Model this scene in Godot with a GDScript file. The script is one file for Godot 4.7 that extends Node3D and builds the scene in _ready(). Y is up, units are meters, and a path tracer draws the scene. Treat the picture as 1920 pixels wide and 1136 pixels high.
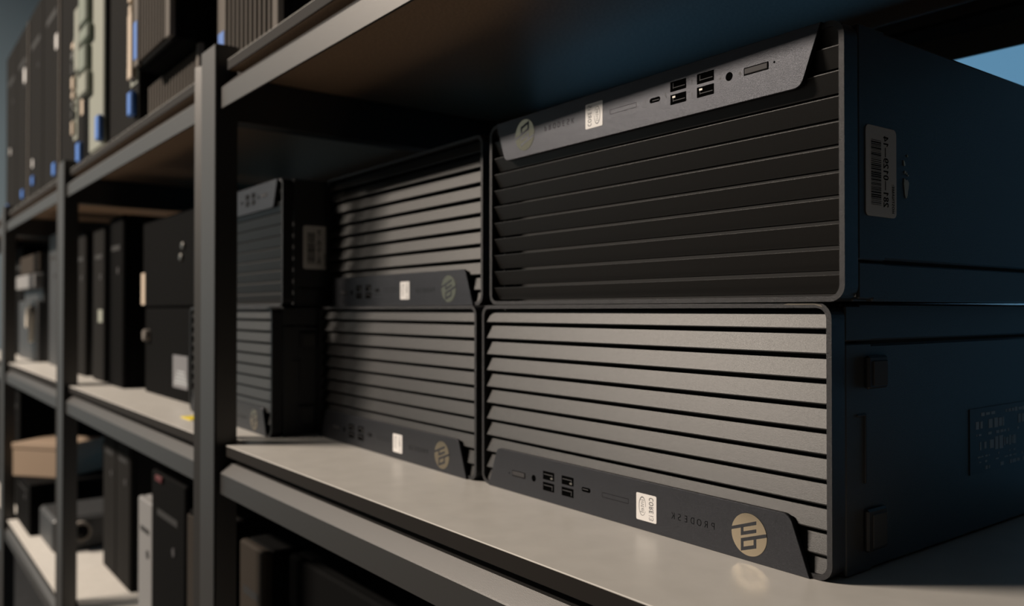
extends Node3D
# A storage rack of used office computers seen from the aisle. x runs along the rack, z points into the aisle.

const PW := 0.337     # front width of the large desktop computers as they lie on their side
const PH := 0.155
const PD := 0.303
const TOP := 0.431    # shelf levels
const LOW := -0.447
const FLOOR := -1.30
const CEIL := 2.80

var mats := {}
var taken := {}


class MB:
	var v := PackedVector3Array()
	var n := PackedVector3Array()
	var xf := Transform3D()

	func tri(a: Vector3, b: Vector3, c: Vector3) -> void:
		var p := xf * a
		var q := xf * b
		var r := xf * c
		var k := (q - p).cross(r - p)
		if k.length_squared() < 1e-24:
			return
		k = k.normalized()
		v.append(p); v.append(r); v.append(q)
		n.append(k); n.append(k); n.append(k)

	func quad(a: Vector3, b: Vector3, c: Vector3, d: Vector3) -> void:
		tri(a, b, c)
		tri(a, c, d)

	func out(a: Vector3, b: Vector3, c: Vector3, mid: Vector3) -> void:
		if (b - a).cross(c - a).dot((a + b + c) / 3.0 - mid) < 0.0:
			tri(a, c, b)
		else:
			tri(a, b, c)

	# a box with chamfered edges
	func box(c: Vector3, s: Vector3, b := 0.0) -> MB:
		var h := s * 0.5
		b = minf(b, minf(h.x, minf(h.y, h.z)) * 0.95)
		for ax in 3:
			var a1 := (ax + 1) % 3
			var a2 := (ax + 2) % 3
			for sg in [-1.0, 1.0]:
				var q := []
				for k in [[-1, -1], [1, -1], [1, 1], [-1, 1]]:
					var p := Vector3()
					p[ax] = sg * h[ax]
					p[a1] = k[0] * (h[a1] - b)
					p[a2] = k[1] * (h[a2] - b)
					q.append(c + p)
				out(q[0], q[1], q[2], c)
				out(q[0], q[2], q[3], c)
		if b > 0.0:
			for ax in 3:   # edges along ax
				var a1 := (ax + 1) % 3
				var a2 := (ax + 2) % 3
				for s1 in [-1.0, 1.0]:
					for s2 in [-1.0, 1.0]:
						var q := []
						for e in [-1.0, 1.0]:
							var p := Vector3()
							p[ax] = e * (h[ax] - b)
							p[a1] = s1 * h[a1]
							p[a2] = s2 * (h[a2] - b)
							q.append(c + p)
							p[a1] = s1 * (h[a1] - b)
							p[a2] = s2 * h[a2]
							q.append(c + p)
						out(q[0], q[1], q[3], c)
						out(q[0], q[3], q[2], c)
			for sx in [-1.0, 1.0]:
				for sy in [-1.0, 1.0]:
					for sz in [-1.0, 1.0]:
						var k := Vector3(sx, sy, sz)
						out(c + k * Vector3(h.x, h.y - b, h.z - b), c + k * Vector3(h.x - b, h.y, h.z - b), c + k * Vector3(h.x - b, h.y - b, h.z), c)
		return self

	# a polygon (counter-clockwise in x, y) extruded from z0 to z1, its front edge chamfered by b
	func ext(poly: PackedVector2Array, z0: float, z1: float, b := 0.0) -> MB:
		var m := poly.size()
		var front := poly.duplicate()
		if b > 0.0:
			for i in m:
				var d0 := (poly[i] - poly[(i + m - 1) % m]).normalized()
				var d1 := (poly[(i + 1) % m] - poly[i]).normalized()
				var n0 := Vector2(-d0.y, d0.x)
				var n1 := Vector2(-d1.y, d1.x)
				var mi := (n0 + n1)
				front[i] = poly[i] + mi * (b / maxf(0.35, 1.0 + n0.dot(n1)))
		var idx := Geometry2D.triangulate_polygon(front)
		for i in range(0, idx.size(), 3):
			var a := front[idx[i]]
			var q := front[idx[i + 1]]
			var r := front[idx[i + 2]]
			if (q - a).cross(r - a) < 0.0:
				var t := q
				q = r
				r = t
			tri(Vector3(a.x, a.y, z1), Vector3(q.x, q.y, z1), Vector3(r.x, r.y, z1))
			tri(Vector3(a.x, a.y, z0), Vector3(r.x, r.y, z0), Vector3(q.x, q.y, z0))
		for i in m:
			var j := (i + 1) % m
			var p := poly[i]
			var q := poly[j]
			quad(Vector3(p.x, p.y, z0), Vector3(q.x, q.y, z0), Vector3(q.x, q.y, z1 - b), Vector3(p.x, p.y, z1 - b))
			if b > 0.0:
				quad(Vector3(p.x, p.y, z1 - b), Vector3(q.x, q.y, z1 - b), Vector3(front[j].x, front[j].y, z1), Vector3(front[i].x, front[i].y, z1))
		return self

	# a ring between two outlines with the same number of points
	func ring(outer: PackedVector2Array, inner: PackedVector2Array, z0: float, z1: float, b := 0.0) -> MB:
		var m := outer.size()
		for i in m:
			var j := (i + 1) % m
			var o := outer[i]
			var p := outer[j]
			var q := inner[i]
			var r := inner[j]
			var oi := o.lerp(q, b)
			var pj := p.lerp(r, b)
			quad(Vector3(oi.x, oi.y, z1), Vector3(pj.x, pj.y, z1), Vector3(r.x, r.y, z1), Vector3(q.x, q.y, z1))
			var e := b * 0.003
			quad(Vector3(o.x, o.y, z1 - e), Vector3(p.x, p.y, z1 - e), Vector3(pj.x, pj.y, z1), Vector3(oi.x, oi.y, z1))
			quad(Vector3(o.x, o.y, z0), Vector3(p.x, p.y, z0), Vector3(p.x, p.y, z1 - e), Vector3(o.x, o.y, z1 - e))
			quad(Vector3(q.x, q.y, z1), Vector3(r.x, r.y, z1), Vector3(r.x, r.y, z0), Vector3(q.x, q.y, z0))
			quad(Vector3(p.x, p.y, z0), Vector3(o.x, o.y, z0), Vector3(q.x, q.y, z0), Vector3(r.x, r.y, z0))
		return self

	func rect(a: Vector3, u: Vector3, w: Vector3) -> MB:
		quad(a, a + u, a + u + w, a + w)
		return self

	func mesh() -> ArrayMesh:
		var arr := []
		arr.resize(Mesh.ARRAY_MAX)
		arr[Mesh.ARRAY_VERTEX] = v
		arr[Mesh.ARRAY_NORMAL] = n
		var am := ArrayMesh.new()
		am.add_surface_from_arrays(Mesh.PRIMITIVE_TRIANGLES, arr)
		return am


func mb(xf := Transform3D()) -> MB:
	var b := MB.new()
	b.xf = xf
	return b


func bx(c: Vector3, s: Vector3, b := 0.0) -> MB:
	return mb().box(c, s, b)


# box from low corner to high corner
func bb(lo: Vector3, hi: Vector3, b := 0.0) -> MB:
	return mb().box((lo + hi) * 0.5, hi - lo, b)


func rrect(cx: float, cy: float, hx: float, hy: float, r: float, seg := 7) -> PackedVector2Array:
	var o := PackedVector2Array()
	for k in 4:
		var c := Vector2(cx + [1, -1, -1, 1][k] * (hx - r), cy + [1, 1, -1, -1][k] * (hy - r))
		for i in seg + 1:
			var a := (k + float(i) / seg) * PI / 2.0
			o.append(c + Vector2(cos(a), sin(a)) * r)
	return o


func disc(c: Vector2, rx: float, ry: float, seg := 32) -> PackedVector2Array:
	var o := PackedVector2Array()
	for i in seg:
		var a := TAU * i / seg
		o.append(c + Vector2(cos(a) * rx, sin(a) * ry))
	return o


func poly(a: Array) -> PackedVector2Array:
	var o := PackedVector2Array()
	for p in a:
		o.append(Vector2(p[0], p[1]))
	return o


# lettering: tx runs along u, ty along w, centred on c
func letters(m: MB, what: String, c: Vector3, u: Vector3, w: Vector3, cap: float, bold := false, track := 0.0, fit := 0.0) -> void:
	var f := SystemFont.new()
	f.font_names = PackedStringArray(["Droid Sans"])
	if bold:
		f.font_weight = 700
	var pieces := [what]
	if track > 0.0:
		pieces = []
		for ch in what:
			pieces.append(ch)
	for i in pieces.size():
		var t := TextMesh.new()
		t.font = f
		t.text = pieces[i]
		t.font_size = 64
		t.pixel_size = 1.0
		t.depth = 0.0
		t.curve_step = 3.0
		var arr := t.get_mesh_arrays()
		var vs: PackedVector3Array = arr[Mesh.ARRAY_VERTEX]
		if vs.is_empty():
			continue
		var lo := vs[0]
		var hi := vs[0]
		for p in vs:
			lo = lo.min(p)
			hi = hi.max(p)
		var mid := (lo + hi) * 0.5
		var s := cap / 46.0
		var sx := s if fit <= 0.0 else fit / (hi.x - lo.x)
		var shift := (i - (pieces.size() - 1) * 0.5) * track
		var ix: PackedInt32Array = arr[Mesh.ARRAY_INDEX] if arr[Mesh.ARRAY_INDEX] != null else PackedInt32Array()
		var cnt := ix.size() if ix.size() > 0 else vs.size()
		for k in range(0, cnt, 3):
			var q := []
			for e in 3:
				var p := vs[ix[k + e]] if ix.size() > 0 else vs[k + e]
				q.append(c + u * ((p.x - mid.x) * sx + shift) + w * ((p.y - mid.y) * s))
			m.tri(q[0], q[1], q[2])


func mat(called: String, col: Color, rough := 0.5, metal := 0.0, spec := 0.5) -> StandardMaterial3D:
	var m := StandardMaterial3D.new()
	m.resource_name = called
	m.albedo_color = col
	m.roughness = rough
	m.metallic = metal
	m.metallic_specular = spec
	mats[called] = m
	return m


func noise_tex(seed_: int, freq: float, lo: Color, hi: Color, size := 512, oct := 3) -> NoiseTexture2D:
	var f := FastNoiseLite.new()
	f.seed = seed_
	f.frequency = freq
	f.noise_type = FastNoiseLite.TYPE_SIMPLEX
	f.fractal_octaves = oct
	var t := NoiseTexture2D.new()
	t.width = size
	t.height = size
	t.seamless = freq < 0.1
	t.noise = f
	var g := Gradient.new()
	g.set_color(0, lo)
	g.set_color(1, hi)
	t.color_ramp = g
	return t


func bump_tex(seed_: int, freq: float, strength: float, size := 512) -> NoiseTexture2D:
	var f := FastNoiseLite.new()
	f.seed = seed_
	f.frequency = freq
	f.fractal_octaves = 2
	var t := NoiseTexture2D.new()
	t.width = size
	t.height = size
	t.seamless = false
	t.as_normal_map = true
	t.bump_strength = strength
	t.noise = f
	return t


func grain(m: StandardMaterial3D, albedo: Texture2D, bump: Texture2D, scale_: float, amount := 0.5) -> void:
	m.uv1_triplanar = true
	m.uv1_scale = Vector3.ONE * scale_
	if albedo:
		m.albedo_texture = albedo
	if bump:
		m.normal_enabled = true
		m.normal_texture = bump
		m.normal_scale = amount


func part(parent: Node, called: String, m, material: String, label := "") -> MeshInstance3D:
	var o := MeshInstance3D.new()
	o.name = called
	o.mesh = m.mesh() if m is MB else m
	o.material_override = mats[material]
	parent.add_child(o, true)
	if label:
		o.set_meta("label", label)
	return o


func numbered(called: String) -> String:
	var k: int = taken.get(called, 0)
	taken[called] = k + 1
	return called if k == 0 else "%s_%03d" % [called, k]


func thing(called: String, label: String, category: String, at := Vector3.ZERO, turn := 0.0, group := "") -> Node3D:
	var o := Node3D.new()
	o.name = numbered(called)
	add_child(o)
	o.position = at
	o.rotation.y = turn
	o.set_meta("label", label)
	o.set_meta("category", category)
	if group:
		o.set_meta("group", group)
	return o


func struct(called: String, m, material: String, label := "") -> MeshInstance3D:
	var o := part(self, called, m, material, label)
	o.set_meta("kind", "structure")
	return o


# ---------------------------------------------------------------- materials
func make_materials() -> void:
	var fine := bump_tex(3, 0.22, 6.0)
	var speck := noise_tex(11, 0.25, Color(0.58, 0.58, 0.58), Color(1, 1, 1), 512, 2)
	var fine_wide := bump_tex(3, 0.22, 6.0, 1024)
	var speck_wide := noise_tex(11, 0.25, Color(0.58, 0.58, 0.58), Color(1, 1, 1), 1024, 2)
	var patchy := noise_tex(17, 0.012, Color(0.96, 0.96, 0.96), Color(1, 1, 1), 512, 4)
	var m := mat("slat_plastic", Color(0.10, 0.09, 0.08), 0.40, 0.0, 0.435)
	grain(m, speck_wide, fine_wide, 13.0, 0.14)
	m = mat("rim_plastic", Color(0.22, 0.22, 0.23), 0.40, 0.4, 0.5)
	grain(m, speck, fine, 26.0, 0.4)
	m = mat("bezel_plastic", Color(0.14, 0.14, 0.15), 0.55)
	m = mat("strip_metal", Color(0.315, 0.32, 0.34), 0.37, 0.85, 0.5)
	grain(m, speck, fine, 30.0, 0.25)
	mat("inner_black", Color(0.035, 0.035, 0.035), 0.8)
	mat("port_black", Color(0.03, 0.03, 0.03), 1.0, 0.0, 0.0)
	mat("port_tongue", Color(0.27, 0.27, 0.28), 0.8)
	mat("port_metal", Color(0.50, 0.49, 0.47), 0.4, 1.0)
	mat("key_grey", Color(0.24, 0.235, 0.24), 0.6, 0.0, 0.3)
	m = mat("case_paint", Color(0.18, 0.185, 0.19), 0.48, 0.0, 0.5)
	grain(m, null, fine, 18.0, 0.25)
	mat("case_gap", Color(0.02, 0.02, 0.02), 0.9)
	mat("logo_metal", Color(0.55, 0.51, 0.44), 0.2, 1.0)
	mat("print_dark", Color(0.05, 0.05, 0.055), 0.9, 0.0, 0.1)
	mat("print_grey", Color(0.42, 0.42, 0.43), 0.6)
	mat("print_faint", Color(0.13, 0.13, 0.135), 0.6)
	mat("sticker_white", Color(0.90, 0.89, 0.88), 0.35)
	mat("label_paper", Color(0.83, 0.82, 0.80), 0.6)
	mat("label_black", Color(0.12, 0.12, 0.13), 0.45)
	mat("label_marks", Color(0.66, 0.68, 0.69), 0.5)
	mat("chipped_plastic", Color(0.44, 0.42, 0.39), 0.8, 0.0, 0.2)
	mat("paper_shred", Color(0.75, 0.80, 0.80), 0.7)
	mat("rubber", Color(0.22, 0.22, 0.22), 0.7)
	m = mat("laminate", Color(0.765, 0.75, 0.725), 0.34, 0.0, 0.5)
	grain(m, patchy, null, 4.0)
	m = mat("board_edge", Color(0.13, 0.118, 0.108), 0.7, 0.0, 0.25)
	m = mat("board_under", Color(0.74, 0.61, 0.49), 0.42)
	grain(m, noise_tex(23, 0.08, Color(0.8, 0.8, 0.8), Color(1, 1, 1)), null, 6.0)
	m = mat("rack_paint", Color(0.31, 0.305, 0.30), 0.45, 0.75, 0.5)
	grain(m, null, bump_tex(5, 0.12, 4.0), 30.0, 0.15)
	# background machines
	mat("dark_plastic", Color(0.115, 0.112, 0.108), 0.85, 0.0, 0.15)
	mat("black_plastic", Color(0.06, 0.06, 0.06), 0.85, 0.0, 0.12)
	mat("rib_plastic", Color(0.34, 0.32, 0.30), 0.8, 0.0, 0.2)
	mat("edge_grey", Color(0.42, 0.40, 0.38), 0.8, 0.0, 0.2)
	mat("brown_plastic", Color(0.20, 0.18, 0.16), 0.8, 0.0, 0.2)
	mat("steel_grey", Color(0.54, 0.55, 0.51), 0.6, 0.0, 0.3)
	mat("port_blue", Color(0.27, 0.47, 0.78), 0.5)
	mat("port_cream", Color(0.74, 0.68, 0.61), 0.6, 0.0, 0.3)
	mat("board_green", Color(0.47, 0.50, 0.46), 0.6, 0.0, 0.3)
	mat("cardboard", Color(0.50, 0.43, 0.36), 0.8)
	mat("light_grey_plastic", Color(0.46, 0.46, 0.46), 0.7, 0.0, 0.3)
	mat("glass_lens", Color(0.05, 0.05, 0.06), 0.08)
	mat("yellow_tape", Color(0.85, 0.76, 0.18), 0.6)
	mat("red_plastic", Color(0.30, 0.05, 0.06), 0.5)
	mat("white_cable", Color(0.86, 0.83, 0.78), 0.5)
	# room
	m = mat("ceiling_paint", Color(0.84, 0.92, 0.98), 0.9)
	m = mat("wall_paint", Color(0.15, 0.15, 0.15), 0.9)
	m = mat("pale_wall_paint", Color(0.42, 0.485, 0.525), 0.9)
	m = mat("floor_concrete", Color(0.14, 0.135, 0.135), 0.7)
	grain(m, noise_tex(31, 0.02, Color(0.8, 0.8, 0.8), Color(1, 1, 1)), null, 0.8)
	mat("window_frame_paint", Color(0.5, 0.5, 0.5), 0.5)
	m = mat("pane_glass", Color(0.92, 0.96, 1.0, 0.06), 0.02, 0.0, 0.0)
	m.transparency = BaseMaterial3D.TRANSPARENCY_ALPHA
	mat("lamp_housing", Color(0.6, 0.6, 0.6), 0.4)
	m = mat("lamp_diffuser", Color(0.9, 0.88, 0.85), 0.5)
	m.emission_enabled = true
	m.emission = Color(1.0, 0.86, 0.70)
	m.emission_energy_multiplier = 1.0


# ---------------------------------------------------------------- the large desktop computers
func flipped() -> Transform3D:
	return Transform3D(Basis(Vector3(0, 0, 1), PI), Vector3(0, PH, 0))


func mm(m: MB) -> void:
	m.xf = m.xf * Transform3D(Basis().scaled(Vector3.ONE * 0.001), Vector3.ZERO)


# Origin: middle of the front's lower edge. Measures in millimetres; turned over when the port strip is on top.
func build_computer(root: Node3D, over: bool) -> void:
	var base := flipped() if over else Transform3D()
	var nb := func() -> MB:
		var b := mb(base)
		mm(b)
		return b
	var hw := 168.5
	# case: main shell and the cover strip with a gap between them
	var s: MB = nb.call()
	s.box(Vector3(0, 77, -165), Vector3(333, 150, 274))
	part(root, "case_core", s, "case_gap")
	s = nb.call()
	s.box(Vector3(0, 66, -165.5), Vector3(336, 131, 275), 2.0)
	for e in [-1.0, 1.0]:
		s.box(Vector3(166.85 * e, 66, -28), Vector3(2.4, 131, 27), 0.8)
	s.box(Vector3(0, 1.7, -23), Vector3(336, 2.4, 17), 0.8)
	part(root, "case_shell", s, "case_paint")
	s = nb.call()
	s.box(Vector3(0, 143.7, -165.5), Vector3(336, 21.6, 275), 1.2)
	for e in [-1.0, 1.0]:
		s.box(Vector3(166.85 * e, 143.0, -28), Vector3(2.4, 20.2, 27), 0.8)
	s.box(Vector3(0, 153.3, -23), Vector3(329, 2.4, 17), 0.8)
	part(root, "side_cover", s, "case_paint")
	# front bezel
	s = nb.call()
	s.ring(rrect(0, 77.5, hw, 77.3, 9.0), rrect(0, 77.5, hw - 3.2, 74.3, 6.2), -13.0, 0.0, 0.22)
	part(root, "bezel", s, "rim_plastic")
	s = nb.call()
	s.box(Vector3(0, 77.5, -22.5), Vector3(331, 149, 2.0))
	part(root, "grille_backing", s, "inner_black")
	# louvre slats: each blade rises as it recedes
	var along := Transform3D(Basis(Vector3(0, 0, 1), Vector3(0, 1, 0), Vector3(-1, 0, 0)), Vector3.ZERO)
	for k in 11:
		var y := 14.0 * k
		if k == 0:
			y = 2.6
		s = nb.call()
		s.xf = s.xf * Transform3D(Basis(), Vector3(0, y, 0)) * along
		var rise := 11.4 if k < 10 else 10.2
		var back := -2.0 - (rise - 0.65) / 2.8
		s.ext(poly([[-9.4, rise - 2.2], [-3.0, 0.0], [-1.8, 0.0], [-1.8, 0.45], [-2.0, 0.65], [back, rise], [-9.4, rise + 0.2]]), -166.0, 166.0)
		part(root, "slat", s, "slat_plastic")
	# port strip: a trapezium standing proud of the bezel
	var strip := Node3D.new()
	strip.name = "port_strip"
	root.add_child(strip, true)
	s = nb.call()
	var outline := PackedVector2Array()
	outline.append(Vector2(-155.8, 0.0))
	outline.append(Vector2(155.8, 0.0))
	for sd in [1.0, -1.0]:
		var corner := Vector2(143.0 * sd, 33.6)
		var low := (Vector2(155.8 * sd, 0.0) - corner).normalized()
		var flat := Vector2(-sd, 0)
		var p0 := corner + low * 5.0
		var p1 := corner + flat * 5.0
		for i in 7:
			var t := i / 6.0
			if sd < 0:
				t = 1.0 - t
			outline.append(p0.lerp(corner, t).lerp(corner.lerp(p1, t), t))
	s.ext(outline, -1.0, 2.0, 0.35)
	part(strip, "face_plate", s, "strip_metal")
	var fz := 2.05
	# usb sockets
	for q in [[-51.3, 12.0], [-51.3, 20.6], [-74.1, 12.0], [-74.1, 20.6]]:
		s = nb.call()
		s.ext(rrect(q[0], q[1], 6.9, 3.3, 0.3, 2), -1.0, fz)
		var pt := part(strip, "usb_port", s, "port_black")
	for q in [[-51.3, 12.0], [-51.3, 20.6], [-74.1, 12.0], [-74.1, 20.6]]:
		s = nb.call()
		s.box(Vector3(q[0] - 0.8, q[1] + 0.9, fz + 0.02), Vector3(10.0, 0.5, 0.06))
		s.box(Vector3(q[0] + 4.4, q[1] - 0.4, fz + 0.02), Vector3(0.5, 3.6, 0.06))
		part(strip, "usb_contact", s, "port_tongue")
	for q in [[-47.6, 19.0], [-70.4, 19.0]]:
		s = nb.call()
		s.box(Vector3(q[0], q[1], fz + 0.05), Vector3(2.6, 1.3, 0.14), 0.05)
		part(strip, "usb_spring", s, "port_metal")
	s = nb.call()
	s.ext(rrect(-30.4, 17.4, 4.9, 1.7, 1.65, 5), -1.0, fz)
	part(strip, "usb_c_port", s, "port_black")
	s = nb.call()
	s.box(Vector3(-31.2, 17.6, fz + 0.02), Vector3(6.2, 0.5, 0.06))
	part(strip, "usb_contact", s, "port_tongue")
	s = nb.call()
	s.ext(disc(Vector2(-92.8, 15.9), 2.7, 2.7, 24), -1.0, fz)
	part(strip, "audio_jack", s, "port_black")
	# blank card slot outlined in the plate
	s = nb.call()
	for e in [[0.4, 15.5, 26.4, 0.25], [0.4, 18.7, 26.4, 0.25]]:
		s.box(Vector3(e[0], e[1], 2.02), Vector3(e[2], e[3], 0.04))
	for e in [-12.8, 13.6]:
		s.box(Vector3(e, 17.1, 2.02), Vector3(0.25, 3.4, 0.04))
	part(strip, "card_slot_cover", s, "print_dark")
	# power key in a dark recess, and its small lamp hole
	s = nb.call()
	s.ext(rrect(-112.7, 15.8, 8.9, 2.35, 0.5, 3), -1.0, fz)
	part(strip, "power_recess", s, "port_black")
	s = nb.call()
	s.box(Vector3(-112.7, 15.8, fz), Vector3(16.6, 3.6, 0.8), 0.35)
	part(strip, "power_button", s, "key_grey")
	s = nb.call()
	s.ext(disc(Vector2(-125.5, 15.0), 0.7, 0.7, 12), 0.0, fz)
	part(strip, "indicator_hole", s, "port_black")
	# tiny port pictograms
	s = nb.call()
	for e in [[-21.5, 17.4, 0.5, 3.0], [-40.3, 16.0, 0.5, 3.0], [-63.0, 12.0, 0.5, 3.0], [-63.0, 20.6, 0.5, 3.0], [-86.0, 15.5, 1.2, 1.4], [-101.0, 16.0, 1.4, 1.6]]:
		s.box(Vector3(e[0], e[1], 2.02), Vector3(e[2], e[3], 0.03))
	part(strip, "port_marks", s, "print_faint")
	# round emblem: polished disc with slanted strokes cut into it; in the photograph its top points sideways and it reads mirrored
	var lc := Vector2(115.0, 16.0)
	var lr := 12.8
	s = nb.call()
	s.ext(disc(lc, lr, lr, 48), 1.0, 2.25, 0.1)
	part(strip, "emblem", s, "logo_metal")
	s = nb.call()
	var bar := func(u0: float, u1: float, v0: float, v1: float) -> void:
		var pts := []
		for c in [[u0, v0], [u1, v0], [u1, v1], [u0, v1]]:
			var u: float = c[0]
			var w: float = c[1] + 0.34 * c[0]
			var d := Vector2(-u, -w)
			if d.length() > 0.995:
				d = d.normalized() * 0.995
			pts.append([lc.x + d.x * lr, lc.y + d.y * lr])
		var pg := poly(pts)
		if Geometry2D.is_polygon_clockwise(pg):
			pg.reverse()
		s.ext(pg, 2.0, 2.32)
	bar.call(-0.42, 1.02, -0.57, -0.40)
	bar.call(-0.42, 0.45, -0.20, -0.03)
	bar.call(0.30, 0.45, -0.40, -0.20)
	bar.call(-1.02, 0.45, 0.10, 0.27)
	bar.call(-0.42, 0.45, 0.52, 0.69)
	bar.call(0.30, 0.45, 0.27, 0.52)
	bar.call(-0.42, -0.27, 0.27, 0.52)
	part(strip, "emblem_strokes", s, "strip_metal")
	# model name, reading right to left
	s = nb.call()
	letters(s, "PRODESK", Vector3(71.3, 15.4, 2.03), Vector3(-1, 0, 0), Vector3(0, 1, 0), 4.2, false, 5.5)
	part(strip, "model_name", s, "print_dark")
	# processor sticker
	var sx := 30.8
	var sy := 15.9
	s = nb.call()
	s.ext(rrect(sx, sy, 9.4, 9.2, 1.0, 3), 1.9, 2.2, 0.05)
	part(strip, "processor_sticker", s, "sticker_white")
	s = nb.call()
	letters(s, "CORE", Vector3(sx + 4.6, sy + 2.3, 2.23), Vector3(0, -1, 0), Vector3(-1, 0, 0), 4.0, true, 0.0, 10.5)
	letters(s, "i5" if over else "i3", Vector3(sx + 4.6, sy - 6.2, 2.23), Vector3(0, -1, 0), Vector3(-1, 0, 0), 4.0, false, 0.0, 3.4)
	part(strip, "sticker_print", s, "print_grey")
	s = nb.call()
	letters(s, "intel", Vector3(sx - 3.8, sy + 0.6, 2.23), Vector3(0, -1, 0), Vector3(-1, 0, 0), 3.1, false, 0.0, 8.6)
	var ov := disc(Vector2(sx - 3.6, sy + 0.6), 3.3, 6.6, 36)
	var ov2 := disc(Vector2(sx - 3.5, sy + 0.4), 2.9, 6.0, 36)
	for i in 33:
		var j := i + 1
		s.quad(Vector3(ov[i].x, ov[i].y, 2.23), Vector3(ov[j].x, ov[j].y, 2.23), Vector3(ov2[j].x, ov2[j].y, 2.23), Vector3(ov2[i].x, ov2[i].y, 2.23))
	part(strip, "sticker_print", s, "print_grey")
	# the underside of the tower (a side face here): feet, a vent rib and a dark data plate
	for yz in [[114.7, -44.3, 9.6], [24.0, -43.0, 12.2]]:
		s = nb.call()
		s.box(Vector3(169.4, yz[0], yz[1]), Vector3(3.4, yz[2] * 2.0, 21.0), 1.2)
		var ft := part(root, "foot", s, "bezel_plastic")
		s = nb.call()
		s.box(Vector3(171.1, yz[0] - 0.5, yz[1] - 1.5), Vector3(1.2, yz[2] * 2.0 - 5.0, 15.0), 0.4)
		part(ft, "rubber_pad", s, "rubber")
	s = nb.call()
	s.box(Vector3(168.2, 71, -34.5), Vector3(1.2, 40, 2.2), 0.5)
	s.box(Vector3(168.2, 90.4, -30), Vector3(1.2, 1.6, 9), 0.5)
	part(root, "vent_rib", s, "bezel_plastic")


func data_plate(root: Node3D) -> void:
	var pl := part(root, "data_plate", bb(Vector3(0.1679, 0.040, -0.262), Vector3(0.1684, 0.084, -0.163)), "label_black", "dark data plate with rows of tiny markings")
	var s := mb()
	var rng := RandomNumberGenerator.new()
	rng.seed = 5
	var y := 0.081
	for row in 7:
		var hgt: float = [0.003, 0.007, 0.002, 0.009, 0.0015, 0.0015, 0.003][row]
		var z := -0.166
		while z > -0.258:
			var w := rng.randf_range(0.0012, 0.006)
			if rng.randf() < 0.62:
				s.box(Vector3(0.16845, y - hgt * 0.5, z - w * 0.5), Vector3(0.0001, hgt * rng.randf_range(0.5, 1.0), w))
			z -= w + rng.randf_range(0.0006, 0.003)
		y -= hgt + 0.0021
	part(pl, "plate_print", s, "label_marks")


# barcode label on the side face towards the camera; it reads upwards and mirrored as in the photograph
func asset_label(root: Node3D, y0: float, y1: float, z0: float, z1: float) -> void:
	var sx := PW / 2.0 - 0.0003
	var across := Transform3D(Basis(Vector3(0, 0, -1), Vector3(0, 1, 0), Vector3(1, 0, 0)), Vector3(sx, 0, 0))
	var s := mb(across)
	s.ext(rrect(-(z0 + z1) / 2.0, (y0 + y1) / 2.0, absf(z0 - z1) / 2.0, (y1 - y0) / 2.0, 0.003, 4), -0.0004, 0.0002)
	var lb := part(root, "asset_label", s, "label_paper", "white barcode label")
	s = mb()
	var rng := RandomNumberGenerator.new()
	rng.seed = 9
	var px := sx + 0.00026
	var y := y0 + 0.0065
	while y < y1 - 0.008:
		var w: float = [0.0003, 0.0005, 0.0008][rng.randi() % 3]
		s.rect(Vector3(px, y, z0 - 0.0050), Vector3(0, 0, -0.0105), Vector3(0, w, 0))
		y += w + [0.0003, 0.0004, 0.0006][rng.randi() % 3]
	letters(s, "281—0129—14", Vector3(px, (y0 + y1) / 2.0 + 0.0005, z0 - 0.0205), Vector3(0, 1, 0), Vector3(0, 0, -1), 0.0052, true, 0.0, (y1 - y0) * 0.80)
	letters(s, "HOSTNAME:", Vector3(px, y0 + 0.0110, z0 - 0.0281), Vector3(0, 1, 0), Vector3(0, 0, -1), 0.0026, true, 0.0, 0.0165)
	part(lb, "label_print", s, "print_dark")


func paper_shreds(root: Node3D) -> void:
	var sx := PW / 2.0 - 0.0004
	var across := Transform3D(Basis(Vector3(0, 0, -1), Vector3(0, 1, 0), Vector3(1, 0, 0)), Vector3(sx, 0, 0))
	for f in [
		[[62.6, 72.8], [64.2, 71.8], [66.0, 72.2], [67.6, 70.4], [67.0, 67.4], [66.2, 65.2], [65.8, 62.8], [64.6, 61.2], [63.4, 63.4], [62.8, 66.8], [62.2, 69.4]],
		[[61.8, 83.4], [63.2, 82.2], [63.6, 80.4], [62.4, 80.0]],
		[[63.0, 77.4], [64.6, 77.0], [64.2, 75.8], [62.6, 75.6]],
		[[66.6, 75.2], [67.4, 75.0], [67.0, 74.4]],
		[[66.0, 87.2], [66.7, 86.0], [66.2, 85.6]],
		[[65.0, 76.0], [65.8, 76.6], [65.6, 75.2]]]:
		var pts := []
		for p in f:
			pts.append([p[0] * 0.001, p[1] * 0.001])
		var pg := poly(pts)
		if Geometry2D.is_polygon_clockwise(pg):
			pg.reverse()
		part(root, "paper_shred", mb(across).ext(pg, -0.0002, 0.00025), "paper_shred")


# ---------------------------------------------------------------- rack
func beam_profile(m: MB, x0: float, x1: float, front: bool, lvl: float) -> void:
	# the board rests on an upper flange; below it the beam swells out over a slanted shoulder to its front face
	var pts := [[0.084, -0.0129], [0.084, -0.0230], [0.0955, -0.0230], [0.1045, -0.0320], [0.1045, -0.0540], [0.1070, -0.0540], [0.1070, -0.0315], [0.1064, -0.0304], [0.0965, -0.0205], [0.0865, -0.0205], [0.0865, -0.0129]]
	if not front:
		for p in pts:
			p[0] = -0.2495 - p[0]
		pts.reverse()
	var pg := poly(pts)
	if Geometry2D.is_polygon_clockwise(pg):
		pg.reverse()
	# polygon is in (z, y); extrude along x
	m.xf = Transform3D(Basis(Vector3(0, 0, 1), Vector3(0, 1, 0), Vector3(-1, 0, 0)), Vector3(0, lvl, 0))
	m.ext(pg, -x1, -x0)


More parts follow.
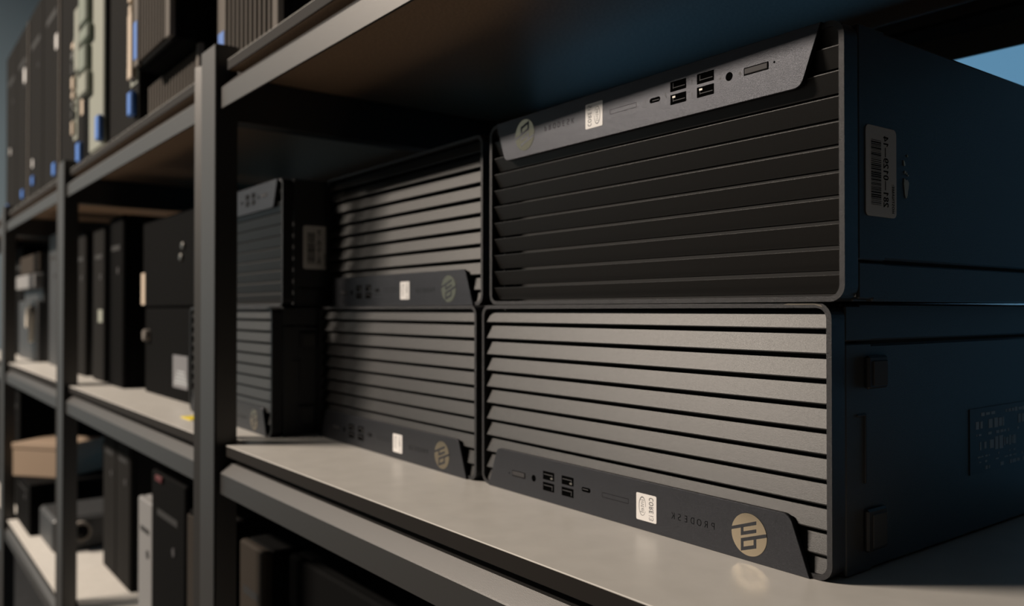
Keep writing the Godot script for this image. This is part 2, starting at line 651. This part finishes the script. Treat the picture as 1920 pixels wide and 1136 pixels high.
func rack(x0: float, x1: float, label: String, lowest: float) -> void:
	# x0, x1: outer edges of the bay; posts are angle sections with the flange to the aisle
	var r := thing("storage_rack", label, "rack", Vector3((x0 + x1) / 2.0, FLOOR, -0.12), 0.0, "black steel storage racks in a row")
	var off := Vector3(-(x0 + x1) / 2.0, -FLOOR, 0.12)
	var place := func(called: String, m: MB) -> void:
		var o := part(r, called, m, "rack_paint")
		o.position = off
	for e in 2:
		var left := e == 0
		var a := x0 if left else x1 - 0.027
		var b := x0 + 0.049 if left else x1
		var fz := 0.113 if left else 0.1085
		var top := 0.450 if left else 0.440
		var m := bb(Vector3(a, FLOOR, fz - 0.0025), Vector3(b, top, fz), 0.0011)
		if not left:   # this bay's post is folded the other way: its face slants back towards the bay
			m = mb(Transform3D(Basis(Vector3(1, 0, 0), Vector3(0, 0, -1), Vector3(0, 1, 0)), Vector3.ZERO))
			m.ext(poly([[a, -0.1095], [a, -0.1120], [b, -0.1025], [b, -0.1000]]), FLOOR, top)
			m.xf = Transform3D()
			fz = 0.1025
		if left:   # the flange along the rack side turns at the inner edge
			m.box(Vector3(b - 0.00125, (FLOOR + top) / 2.0, fz - 0.0140), Vector3(0.0025, top - FLOOR, 0.0230))
		else:
			m.box(Vector3(b - 0.00125, (FLOOR + top) / 2.0, fz - 0.0140), Vector3(0.0025, top - FLOOR, 0.0230))
		place.call("post", m)
		m = bb(Vector3(a, FLOOR, -0.362), Vector3(b, top, -0.3595), 0.0011)
		m.box(Vector3(b - 0.00125, (FLOOR + top) / 2.0, -0.348), Vector3(0.0025, top - FLOOR, 0.0230))
		place.call("post", m)
	for lvl in [TOP, 0.0, LOW]:
		if lvl < lowest:
			continue
		for f in [true, false]:
			var m := mb()
			beam_profile(m, x0 + 0.049, x1 - 0.027, f, lvl)
			place.call("beam", m)
		var m2 := bb(Vector3(x0 + 0.012, lvl - 0.064, -0.335), Vector3(x0 + 0.040, lvl - 0.0129, 0.086), 0.001)
		place.call("end_beam", m2)
		m2 = bb(Vector3(x1 - 0.024, lvl - 0.050, -0.335), Vector3(x1 - 0.004, lvl - 0.0129, 0.086), 0.001)
		place.call("end_beam", m2)


func shelf_board(x0: float, x1: float, lvl: float, label: String) -> void:
	var r := thing("shelf_board", label, "shelf board", Vector3((x0 + x1) / 2.0, lvl - 0.0125, -0.12), 0.0, "white topped shelf boards on the racks")
	var hx := (x1 - x0) / 2.0
	# outline with the corners notched round the posts, in (x, -z)
	var zf := -(0.1025 + 0.12)
	var zb := 0.355 - 0.12
	var nx := 0.052
	var nz := 0.026
	var pg := poly([[-hx + nx, zf], [hx - nx, zf], [hx - nx, zf + nz], [hx, zf + nz], [hx, zb - nz], [hx - nx, zb - nz], [hx - nx, zb], [-hx + nx, zb], [-hx + nx, zb - nz], [-hx, zb - nz], [-hx, zf + nz], [-hx + nx, zf + nz]])
	# the near-left corner at the post is cut closer
	var up := Transform3D(Basis(Vector3(1, 0, 0), Vector3(0, 0, -1), Vector3(0, 1, 0)), Vector3.ZERO)
	part(r, "core", mb(up).ext(pg, 0.0006, 0.0117), "board_edge")
	part(r, "top_laminate", mb(up).ext(pg, 0.0117, 0.0125, 0.0004), "laminate")
	part(r, "underside", mb(up).ext(Geometry2D.offset_polygon(pg, -0.0015)[0], 0.0, 0.0006), "board_under")


# ---------------------------------------------------------------- machines further down the rack
# case body standing at x0..x1, front at z, on level y
func case_body(called: String, label: String, x0: float, x1: float, y: float, h: float, z: float, d: float, material: String, group: String, category := "computer") -> Node3D:
	var r := thing(called, label, category, Vector3((x0 + x1) / 2.0, y, z), 0.0, group)
	var w := x1 - x0
	part(r, "case_body", bb(Vector3(-w / 2.0, 0.0, -d), Vector3(w / 2.0, h, -0.012), 0.002), material)
	return r


func front_plain(r: Node3D, w: float, h: float, material: String, grey_edge := false) -> void:
	part(r, "front_bezel", bb(Vector3(-w / 2.0, 0.0, -0.012), Vector3(w / 2.0, h, 0.0), 0.003), material)
	part(r, "drive_slot", bb(Vector3(-w * 0.30, h * 0.80, -0.002), Vector3(w * 0.30, h * 0.83, 0.0006)), "inner_black")
	part(r, "power_button", mb().ext(disc(Vector2(w * 0.2, h * 0.68), 0.007, 0.007, 16), -0.001, 0.0015), "key_grey")
	if grey_edge:
		part(r, "edge_strip", bb(Vector3(w / 2.0 - 0.008, 0.004, -0.001), Vector3(w / 2.0 - 0.001, h - 0.004, 0.0012), 0.0005), "edge_grey")


func front_ribbed(r: Node3D, w: float, h: float, left: float, right: float, pitch := 0.014) -> void:
	part(r, "front_bezel", bb(Vector3(-w / 2.0, 0.0, -0.012), Vector3(w / 2.0, h, -0.003), 0.002), "black_plastic")
	var m := mb()
	var x := -w / 2.0 + left + 0.004
	while x < w / 2.0 - right - 0.004:
		m.box(Vector3(x, h / 2.0, -0.0015), Vector3(pitch * 0.55, h - 0.012, 0.004), 0.0012)
		x += pitch
	part(r, "ribbed_grille", m, "rib_plastic")
	if left > 0.006:
		part(r, "edge_strip", bb(Vector3(-w / 2.0, 0.002, -0.004), Vector3(-w / 2.0 + left - 0.004, h - 0.002, 0.002), 0.001), "edge_grey")
	part(r, "edge_strip", bb(Vector3(w / 2.0 - right, 0.002, -0.004), Vector3(w / 2.0, h - 0.002, 0.003), 0.001), "edge_grey")


func rear_ports(r: Node3D, w: float, h: float, plate: String, px: float, seed_: int) -> void:
	part(r, "rear_plate", bb(Vector3(-w / 2.0, 0.0, -0.012), Vector3(w / 2.0, h, 0.0), 0.001), plate)
	var rng := RandomNumberGenerator.new()
	rng.seed = seed_
	part(r, "port_shield", bb(Vector3(px - 0.021, h * 0.16, 0.0), Vector3(px + 0.021, h * 0.60, 0.0012)), "steel_grey")
	var y := h * 0.18
	var k := 0
	while y < h * 0.56:
		var hh := rng.randf_range(0.012, 0.03)
		part(r, "socket", bb(Vector3(px - rng.randf_range(0.008, 0.016), y, 0.001), Vector3(px + rng.randf_range(0.004, 0.016), y + hh, 0.008), 0.001), ["port_cream", "inner_black", "port_metal", "port_cream"][k % 4])
		y += hh + 0.006
		k += 1
	part(r, "power_inlet", bb(Vector3(px - 0.012, h * 0.8, 0.0), Vector3(px + 0.012, h * 0.88, 0.004), 0.001), "inner_black")


func _ready() -> void:
	# ------------------------------------------------------------ camera, sky, lamps, exposure
	var cam := Camera3D.new()
	cam.name = "camera"
	add_child(cam)
	cam.position = Vector3(0.2479, 0.1504, 0.4173)
	cam.look_at_from_position(cam.position, cam.position + Vector3(-0.7874, 0.0090, -0.6164), Vector3.UP)
	var lens := CameraAttributesPhysical.new()
	lens.frustum_focal_length = 12.0 / tan(deg_to_rad(40.456 / 2.0))
	lens.frustum_focus_distance = 0.50
	lens.frustum_near = 0.02
	lens.frustum_far = 60.0
	lens.exposure_aperture = 7.0
	cam.attributes = lens
	cam.fov = 40.456
	cam.near = 0.02
	cam.current = true
	var env := Environment.new()
	env.background_mode = Environment.BG_COLOR
	env.background_color = Color(0.30, 0.52, 0.66)     # dusk sky outside the window
	env.background_energy_multiplier = 1.0
	env.tonemap_mode = Environment.TONE_MAPPER_LINEAR
	env.tonemap_exposure = 1.0
	env.sdfgi_enabled = true
	env.ssao_enabled = true
	env.ssil_enabled = true
	var we := WorldEnvironment.new()
	we.name = "world_environment"
	we.environment = env
	add_child(we)
	make_materials()
	# one linear ceiling lamp over the aisle
	var lp := thing("ceiling_lamp", "long warm white ceiling lamp hanging over the aisle", "lamp", Vector3(-3.1, 2.51, 3.0))
	part(lp, "housing", bx(Vector3(0, 0.025, 0), Vector3(1.54, 0.04, 0.34), 0.006), "lamp_housing")
	part(lp, "diffuser", bx(Vector3(0, 0.0, 0), Vector3(1.50, 0.012, 0.30), 0.004), "lamp_diffuser")
	for e in [-0.6, 0.6]:
		part(lp, "hanger", bx(Vector3(e, 0.165, 0), Vector3(0.012, 0.25, 0.012)), "lamp_housing")
	var al := AreaLight3D.new()
	al.name = "ceiling_lamp_light"
	al.area_size = Vector2(1.5, 0.3)
	al.area_normalize_energy = true
	al.light_energy = 60.0
	al.light_color = Color(1.0, 0.94, 0.875)
	al.area_range = 60.0
	al.shadow_enabled = true
	al.position = Vector3(0, -0.009, 0)
	al.rotation.x = -PI / 2.0
	lp.add_child(al)

	# ------------------------------------------------------------ room
	var X0 := -5.6
	var X1 := 3.5
	var Z0 := -2.3
	var Z1 := 6.0
	var T := 0.15
	struct("floor", bb(Vector3(X0 - T, FLOOR - T, Z0 - T), Vector3(X1 + T, FLOOR, Z1 + T)), "floor_concrete")
	struct("ceiling", bb(Vector3(X0 - T, CEIL, Z0 - T), Vector3(X1 + T, CEIL + T, Z1 + T)), "ceiling_paint")
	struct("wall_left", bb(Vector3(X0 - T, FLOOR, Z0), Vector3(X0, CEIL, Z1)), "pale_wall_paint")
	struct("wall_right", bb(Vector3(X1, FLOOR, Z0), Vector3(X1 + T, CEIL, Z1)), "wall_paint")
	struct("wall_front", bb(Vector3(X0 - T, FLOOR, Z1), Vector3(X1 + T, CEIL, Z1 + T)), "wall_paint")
	# the back wall has a wide window behind the near bay
	var wx0 := -3.1
	var wx1 := 0.8
	var wy0 := -1.1
	var wy1 := 1.6
	var wb := mb()
	wb.box(Vector3((X0 + wx0) / 2.0, (FLOOR + CEIL) / 2.0, Z0 - T / 2.0), Vector3(wx0 - X0, CEIL - FLOOR, T))
	wb.box(Vector3((X1 + wx1) / 2.0, (FLOOR + CEIL) / 2.0, Z0 - T / 2.0), Vector3(X1 - wx1, CEIL - FLOOR, T))
	wb.box(Vector3((wx0 + wx1) / 2.0, (FLOOR + wy0) / 2.0, Z0 - T / 2.0), Vector3(wx1 - wx0, wy0 - FLOOR, T))
	wb.box(Vector3((wx0 + wx1) / 2.0, (CEIL + wy1) / 2.0, Z0 - T / 2.0), Vector3(wx1 - wx0, CEIL - wy1, T))
	struct("wall_back", wb, "wall_paint")
	var win := Node3D.new()
	win.name = "window_1"
	win.set_meta("kind", "structure")
	add_child(win)
	for k in 3:
		var a := wx0 + (wx1 - wx0) * k / 3.0
		var b := wx0 + (wx1 - wx0) * (k + 1) / 3.0
		var fr := mb()
		fr.ring(poly([[b, wy1], [a, wy1], [a, wy0], [b, wy0]]), poly([[b - 0.05, wy1 - 0.05], [a + 0.05, wy1 - 0.05], [a + 0.05, wy0 + 0.05], [b - 0.05, wy0 + 0.05]]), Z0 - 0.10, Z0 - 0.04)
		part(win, "window_frame", fr, "window_frame_paint")
		part(win, "pane", bb(Vector3(a + 0.05, wy0 + 0.05, Z0 - 0.073), Vector3(b - 0.05, wy1 - 0.05, Z0 - 0.068)), "pane_glass")

	# ------------------------------------------------------------ racks and boards
	rack(-0.729, 0.206, "black steel rack bay holding the two large computer stacks in front", -9.0)
	rack(-1.637, -0.702 - 0.027, "black steel rack bay in the middle, beyond the closest post", -9.0)
	rack(-2.545, -1.637, "black steel rack bay second beyond the closest post, out of focus", -9.0)
	rack(-3.453, -2.545, "black steel rack bay at the far end of the row", -9.0)
	var bays := [[-0.722, 0.203], [-1.630, -0.7225], [-2.538, -1.6305], [-3.446, -2.5385]]
	var bay_names := ["the near bay", "the middle bay", "the third bay", "the farthest bay"]
	for i in 4:
		shelf_board(bays[i][0], bays[i][1], TOP, "top shelf board of %s, brown underside" % bay_names[i])
		shelf_board(bays[i][0], bays[i][1], 0.0, "white shelf board at eye level in %s" % bay_names[i])
		shelf_board(bays[i][0], bays[i][1], LOW, "white shelf board below eye level in %s" % bay_names[i])

	# ------------------------------------------------------------ the six large computers lying on their sides
	var g := "large black computers lying in stacks of two"
	var turn := deg_to_rad(-1.197)
	var lower := thing("desktop_computer", "black computer with sunlit-grey louvres and polished round emblem, bottom of the closest stack", "computer", Vector3(-0.16846, 0.0, -0.0035), turn, g)
	lower.set_meta("label", "black computer with grey louvres and polished round emblem, bottom of the closest stack")
	build_computer(lower, false)
	var lower_copy := lower.duplicate()
	data_plate(lower)
	part(lower, "chipped_edge", mb().ext(poly([[0.138, 0.15365], [0.146, 0.15345], [0.158, 0.1536], [0.1632, 0.1521], [0.1622, 0.1535], [0.157, 0.15455], [0.147, 0.1543], [0.141, 0.15455]]), 0.0, 0.00012), "chipped_plastic", "pale scuffed patch on the bezel's upper corner")
	var upper := thing("desktop_computer", "black computer with grey port strip on top, upper of closest stack, barcode on its side", "computer", Vector3(-0.1594, 0.155, -0.0034), deg_to_rad(-1.80), g)
	build_computer(upper, true)
	var upper_copy := upper.duplicate()
	asset_label(upper, 0.0485, 0.0995, -0.0215, -0.0533)
	paper_shreds(upper)
	var put := func(src: Node3D, label: String, at: Vector3) -> Node3D:
		var o: Node3D = src.duplicate()
		o.name = numbered("desktop_computer")
		add_child(o)
		o.position = at
		o.rotation.y = turn
		o.set_meta("label", label)
		return o
	put.call(lower_copy, "black louvred computer with its dark strip below, upper of the second stack", Vector3(-0.5195, 0.155, -0.0215))
	put.call(lower_copy, "black louvred computer on the white board, bottom of the second stack", Vector3(-0.5097, 0.0, -0.0075))
	var e1: Node3D = put.call(upper_copy, "black computer with light strip on top right behind the post, blurred barcode label", Vector3(-0.864, 0.155, 0.024))
	asset_label(e1, 0.046, 0.099, -0.026, -0.061)
	put.call(lower_copy, "black louvred computer right behind the post, under the one with barcode label", Vector3(-0.860, 0.0, 0.0386))
	# the stack on the shelf below the near bay
	put.call(lower_copy, "black louvred computer below the near shelf board, partly hidden under the beam", Vector3(-0.515, LOW + 0.099, -0.034))
	lower_copy.free()
	upper_copy.free()

	machines()


func machines() -> void:
	var w := 0.0
	var r: Node3D
	# ---- top level
	var gt := "computers standing on the top shelf"
	r = case_body("ribbed_computer", "upright computer with ribbed front on the top shelf, right above the closest post", -0.785, -0.590, TOP, 0.36, 0.074, 0.34, "black_plastic", gt)
	front_ribbed(r, 0.195, 0.36, 0.034, 0.016)
	part(r, "badge", bb(Vector3(-0.093, 0.020, 0.001), Vector3(-0.072, 0.062, 0.0028)), "port_blue", "blue badge")
	r = case_body("flat_computer", "low ribbed computer lying on the top shelf under an overhanging upright one", -1.065, -0.815, TOP, 0.062, 0.086, 0.33, "black_plastic", gt)
	front_ribbed(r, 0.25, 0.062, 0.0, 0.012)
	r = case_body("ribbed_computer", "upright ribbed computer overhanging the shelf edge, standing on a low one", -1.005, -0.822, TOP + 0.062, 0.36, 0.120, 0.36, "black_plastic", gt)
	front_ribbed(r, 0.183, 0.36, 0.03, 0.02)
	part(r, "badge", bb(Vector3(-0.088, 0.012, 0.001), Vector3(-0.070, 0.065, 0.0028)), "port_blue", "blue badge")
	r = case_body("upright_computer", "upright computer on top shelf showing dark back with white sockets and blue port", -1.275, -1.085, TOP, 0.42, 0.095, 0.36, "dark_plastic", gt)
	rear_ports(r, 0.19, 0.42, "dark_plastic", 0.070, 3)
	part(r, "socket", bb(Vector3(0.062, 0.075, 0.001), Vector3(0.086, 0.175, 0.009), 0.001), "port_cream")
	part(r, "socket", bb(Vector3(0.064, 0.018, 0.001), Vector3(0.086, 0.055, 0.010), 0.002), "port_blue", "blue port")
	r = case_body("upright_computer", "upright computer on top shelf with bare pale steel back full of connectors", -1.50, -1.285, TOP, 0.46, 0.095, 0.38, "dark_plastic", gt)
	part(r, "rear_plate", bb(Vector3(-0.1075, 0.0, -0.012), Vector3(0.1075, 0.46, 0.0), 0.001), "black_plastic")
	part(r, "steel_panel", bb(Vector3(-0.010, 0.004, 0.0), Vector3(0.104, 0.455, 0.008), 0.002), "steel_grey")
	for q in [[-0.085, 0.165, -0.045, 0.285], [-0.050, 0.110, 0.020, 0.150], [-0.045, 0.155, 0.010, 0.200], [-0.042, 0.206, 0.030, 0.232], [-0.045, 0.240, 0.016, 0.300], [-0.030, 0.310, 0.040, 0.350], [-0.040, 0.360, 0.022, 0.440]]:
		part(r, "connector", bb(Vector3(q[0], q[1], 0.0), Vector3(q[2], q[3], 0.020), 0.003), "board_green" if q[0] > -0.046 else "steel_grey")
	part(r, "socket", bb(Vector3(0.078, 0.012, 0.006), Vector3(0.102, 0.055, 0.016), 0.002), "port_blue", "blue port")
	r = case_body("upright_computer", "upright dark computer with white paper strip, beside the pale steel back on top shelf", -1.86, -1.55, TOP, 0.50, 0.074, 0.38, "dark_plastic", gt)
	rear_ports(r, 0.31, 0.50, "dark_plastic", 0.02, 12)
	part(r, "paper_strip", bb(Vector3(0.075, 0.12, 0.0005), Vector3(0.098, 0.24, 0.0015)), "port_cream")
	part(r, "socket", bb(Vector3(0.072, 0.02, 0.001), Vector3(0.100, 0.062, 0.010), 0.002), "port_blue", "blue port")
	for k in 4:
		var xa := -2.10 - 0.235 * k
		r = case_body("upright_computer", "dark upright computer on top shelf, %s beyond the one with paper strip" % ["first", "second", "third", "fourth"][k], xa, xa + 0.225, TOP, 0.520 + 0.004 * (k % 2), 0.074, 0.40, "dark_plastic", gt)
		front_plain(r, 0.225, 0.520, "dark_plastic", k % 2 == 0)
		part(r, "sticker", bb(Vector3([0.06, -0.05, 0.03, -0.02][k], [0.33, 0.10, 0.36, 0.20][k], 0.0005), Vector3([0.085, -0.034, 0.06, -0.008][k], [0.365, 0.122, 0.40, 0.22][k], 0.0015)), "sticker_white")
		part(r, "socket", bb(Vector3([0.05, -0.03, 0.02, -0.06][k], [0.035, 0.05, 0.035, 0.03][k], 0.0), Vector3([0.075, -0.012, 0.04, -0.045][k], [0.065, 0.075, 0.06, 0.05][k], 0.006), 0.002), "port_blue")

	# ---- eye level, middle and third bay
	var gm := "dark computers standing at eye level beyond the post"
	for k in 2:
		r = case_body("office_computer", ["dark computer lying on the white board beside the black upright one, square paper label", "dark computer lying on top of the one with the square paper label"][k], -1.375, -1.045, 0.157 * k, 0.155, 0.012 + 0.004 * k, 0.30, "dark_plastic", "dark computers lying in the middle bay")
		part(r, "rear_plate", bb(Vector3(-0.165, 0.0, -0.012), Vector3(0.165, 0.155, 0.0), 0.002), "black_plastic")
		if k == 0:
			var lb := part(r, "paper_label", bb(Vector3(0.015, 0.022, 0.0), Vector3(0.095, 0.076, 0.001)), "print_grey")
			var s := mb()
			for i in 4:
				s.box(Vector3(0.06, 0.031 + 0.006 * i, 0.0011), Vector3(0.07 - 0.01 * i, 0.0025, 0.0003))
			part(lb, "label_print", s, "label_marks")
			part(r, "knob", mb().ext(disc(Vector2(-0.14, 0.105), 0.011, 0.011, 20), 0.0, 0.010, 0.002), "edge_grey")
		else:
			for q in [[0.085, 0.098], [0.075, 0.080]]:
				part(r, "screw", mb().ext(disc(Vector2(q[0], q[1]), 0.006, 0.006, 16), 0.0, 0.004, 0.001), "port_metal")
			part(r, "paper_tag", bb(Vector3(-0.172, 0.004, 0.0), Vector3(-0.148, 0.062, 0.0015)), "port_cream", "white paper tag")
	r = case_body("upright_computer", "black upright computer at eye level next to the lying pair", -1.565, -1.452, 0.0, 0.335, 0.034, 0.34, "black_plastic", gm)
	front_plain(r, 0.113, 0.335, "black_plastic")
	r = case_body("upright_computer", "upright computer at eye level behind the second post, with a small silver badge", -1.735, -1.625, 0.0, 0.325, 0.030, 0.34, "case_paint", gm)
	front_plain(r, 0.110, 0.325, "dark_plastic")
	part(r, "badge", bb(Vector3(0.0, 0.125, 0.0), Vector3(0.04, 0.152, 0.001)), "steel_grey")
	r = case_body("upright_computer", "upright computer at eye level just past the second post, narrow bluish side", -1.93, -1.82, 0.0, 0.33, 0.030, 0.34, "case_paint", gm)
	front_plain(r, 0.110, 0.33, "dark_plastic")
	r = case_body("upright_computer", "tall dark upright computer in the third bay beside a device with pale band", -2.36, -2.23, 0.0, 0.36, 0.02, 0.34, "case_paint", gm)
	front_plain(r, 0.130, 0.36, "case_paint")
	r = case_body("office_device", "dark boxy device with pale band and white cable in the third bay", -2.83, -2.47, 0.0, 0.32, 0.03, 0.35, "case_paint", "", "device")
	part(r, "front_cover", bb(Vector3(-0.18, 0.0, -0.012), Vector3(0.18, 0.18, 0.004), 0.004), "case_paint")
	part(r, "lid", bb(Vector3(-0.18, 0.262, -0.012), Vector3(0.18, 0.32, 0.0), 0.003), "brown_plastic")
	part(r, "pale_band", bb(Vector3(-0.18, 0.215, -0.012), Vector3(0.18, 0.258, 0.012), 0.003), "light_grey_plastic")
	var cb := mb()
	var pts := []
	for i in 13:
		var a := PI * i / 12.0
		pts.append(Vector3(0.06 + 0.035 * cos(a), 0.125 + 0.035 * sin(a), 0.012))
	pts.append(Vector3(0.025, 0.10, 0.012))
	pts.push_front(Vector3(0.095, 0.06, 0.014))
	for i in pts.size() - 1:
		var d: Vector3 = pts[i + 1] - pts[i]
		cb.xf = Transform3D(Basis(Quaternion(Vector3(0, 1, 0), d.normalized())), (pts[i] + pts[i + 1]) / 2.0)
		cb.box(Vector3.ZERO, Vector3(0.014, d.length() + 0.006, 0.014), 0.004)
	var cable := thing("coiled_cable", "short white cable hooked on the dark device with pale band", "cable", Vector3(-2.60, 0.0, 0.030))
	part(cable, "cord", cb, "white_cable")
	var tape := thing("yellow_tape", "small yellow tape piece on white board left of closest post", "tape", Vector3(-0.93, 0.0, 0.062))
	part(tape, "strip", bb(Vector3(-0.022, 0.0, -0.008), Vector3(0.022, 0.0012, 0.008)), "yellow_tape")

	# ---- lower level
	var gl := "computers standing on the lower shelf"
	for k in 2:
		r = case_body("upright_computer", ["dark upright computer on the lower shelf just past the second post", "dark upright computer on lower shelf behind the second post"][k], -1.87 + 0.128 * k, -1.75 + 0.128 * k, LOW, 0.335, -0.02, 0.30, "dark_plastic", gl)
		front_plain(r, 0.12, 0.335, "dark_plastic")
	r = case_body("slim_computer", "pale grey slim computer on the lower shelf between dark ones", -1.285, -1.195, LOW, 0.275, 0.045, 0.30, "light_grey_plastic", gl)
	front_plain(r, 0.09, 0.275, "light_grey_plastic")
	r = case_body("upright_computer", "wide dark upright computer on the lower shelf beside the pale slim one", -1.18, -1.0, LOW, 0.338, 0.050, 0.32, "dark_plastic", gl)
	front_plain(r, 0.18, 0.338, "black_plastic")
	part(r, "red_latch", bb(Vector3(-0.055, 0.325, 0.0), Vector3(-0.02, 0.334, 0.004), 0.001), "red_plastic")
	r = case_body("mesh_computer", "upright computer with brownish mesh front on lower shelf, partly behind the closest post", -0.972, -0.862, LOW, 0.312, 0.055, 0.32, "dark_plastic", gl)
	front_ribbed(r, 0.11, 0.312, 0.0, 0.004, 0.006)
	r = case_body("slim_computer", "slim upright computer with brownish front on lower shelf, right of the closest post", -0.775, -0.695, LOW, 0.312, 0.05, 0.30, "black_plastic", gl)
	front_plain(r, 0.08, 0.312, "brown_plastic")
	r = case_body("thin_box", "thin black box lying on the louvred computer below the near shelf board", -0.67, -0.36, LOW + 0.254, 0.060, 0.030, 0.25, "black_plastic", "", "box")
	part(r, "front_bezel", bb(Vector3(-0.155, 0.0, -0.012), Vector3(0.155, 0.060, 0.0), 0.003), "black_plastic")
	part(r, "sticker", bb(Vector3(-0.02, 0.018, 0.0), Vector3(-0.002, 0.034, 0.001)), "edge_grey")
	r = case_body("flat_box", "flat black box on lower shelf under the louvred computer", -0.67, -0.36, LOW, 0.099, -0.035, 0.29, "black_plastic", "", "box")
	part(r, "front_bezel", bb(Vector3(-0.155, 0.0, -0.012), Vector3(0.155, 0.099, 0.0), 0.003), "black_plastic")
	# third bay, lower shelf
	r = case_body("office_computer", "dark computer lying on lower shelf under the cardboard box", -2.488, -2.25, LOW, 0.137, 0.080, 0.30, "black_plastic", "")
	front_plain(r, 0.238, 0.137, "black_plastic")
	r = thing("cardboard_box", "brown cardboard box resting on a dark computer in the third bay", "box", Vector3(-2.385, LOW + 0.137, 0.0), deg_to_rad(38))
	part(r, "carton", bb(Vector3(-0.085, 0.0, -0.09), Vector3(0.085, 0.076, 0.06), 0.002), "cardboard")
	part(r, "lid", bb(Vector3(-0.087, 0.076, -0.092), Vector3(0.087, 0.092, 0.062), 0.002), "cardboard")
	r = thing("projector", "small dark projector with shiny round lens on the third bay's lower shelf", "projector", Vector3(-2.13, LOW, 0.0))
	part(r, "housing", bb(Vector3(-0.10, 0.0, -0.12), Vector3(0.10, 0.085, 0.06), 0.008), "case_paint")
	var side := Transform3D(Basis(Vector3(0, 0, -1), Vector3(0, 1, 0), Vector3(1, 0, 0)), Vector3(0.10, 0, 0))
	var lz := part(r, "lens_barrel", mb(side).ring(disc(Vector2(0.0, 0.05), 0.024, 0.024, 28), disc(Vector2(0.0, 0.05), 0.018, 0.018, 28), 0.0, 0.02, 0.2), "edge_grey")
	part(lz, "lens", mb(side).ext(disc(Vector2(0.0, 0.05), 0.018, 0.018, 28), 0.0, 0.012, 0.003), "glass_lens")
	# farthest bay
	for k in 3:
		var xa := -3.36 + 0.255 * k
		r = case_body("upright_computer", "dark upright computer on the farthest bay's lower shelf, %s from the far end" % ["first", "second", "third"][k], xa, xa + 0.245, LOW, 0.375, 0.060, 0.38, "black_plastic", "dark computers in the farthest bay")
		front_plain(r, 0.245, 0.375, "black_plastic")
		r = case_body("upright_computer", "dark upright computer in the farthest bay at eye level, %s from the far end" % ["first", "second", "third"][k], -3.395 + 0.182 * k, -3.223 + 0.182 * k, 0.0, 0.36, 0.020, 0.36, "black_plastic", "dark computers in the farthest bay")
		front_plain(r, 0.172, 0.36, "black_plastic")
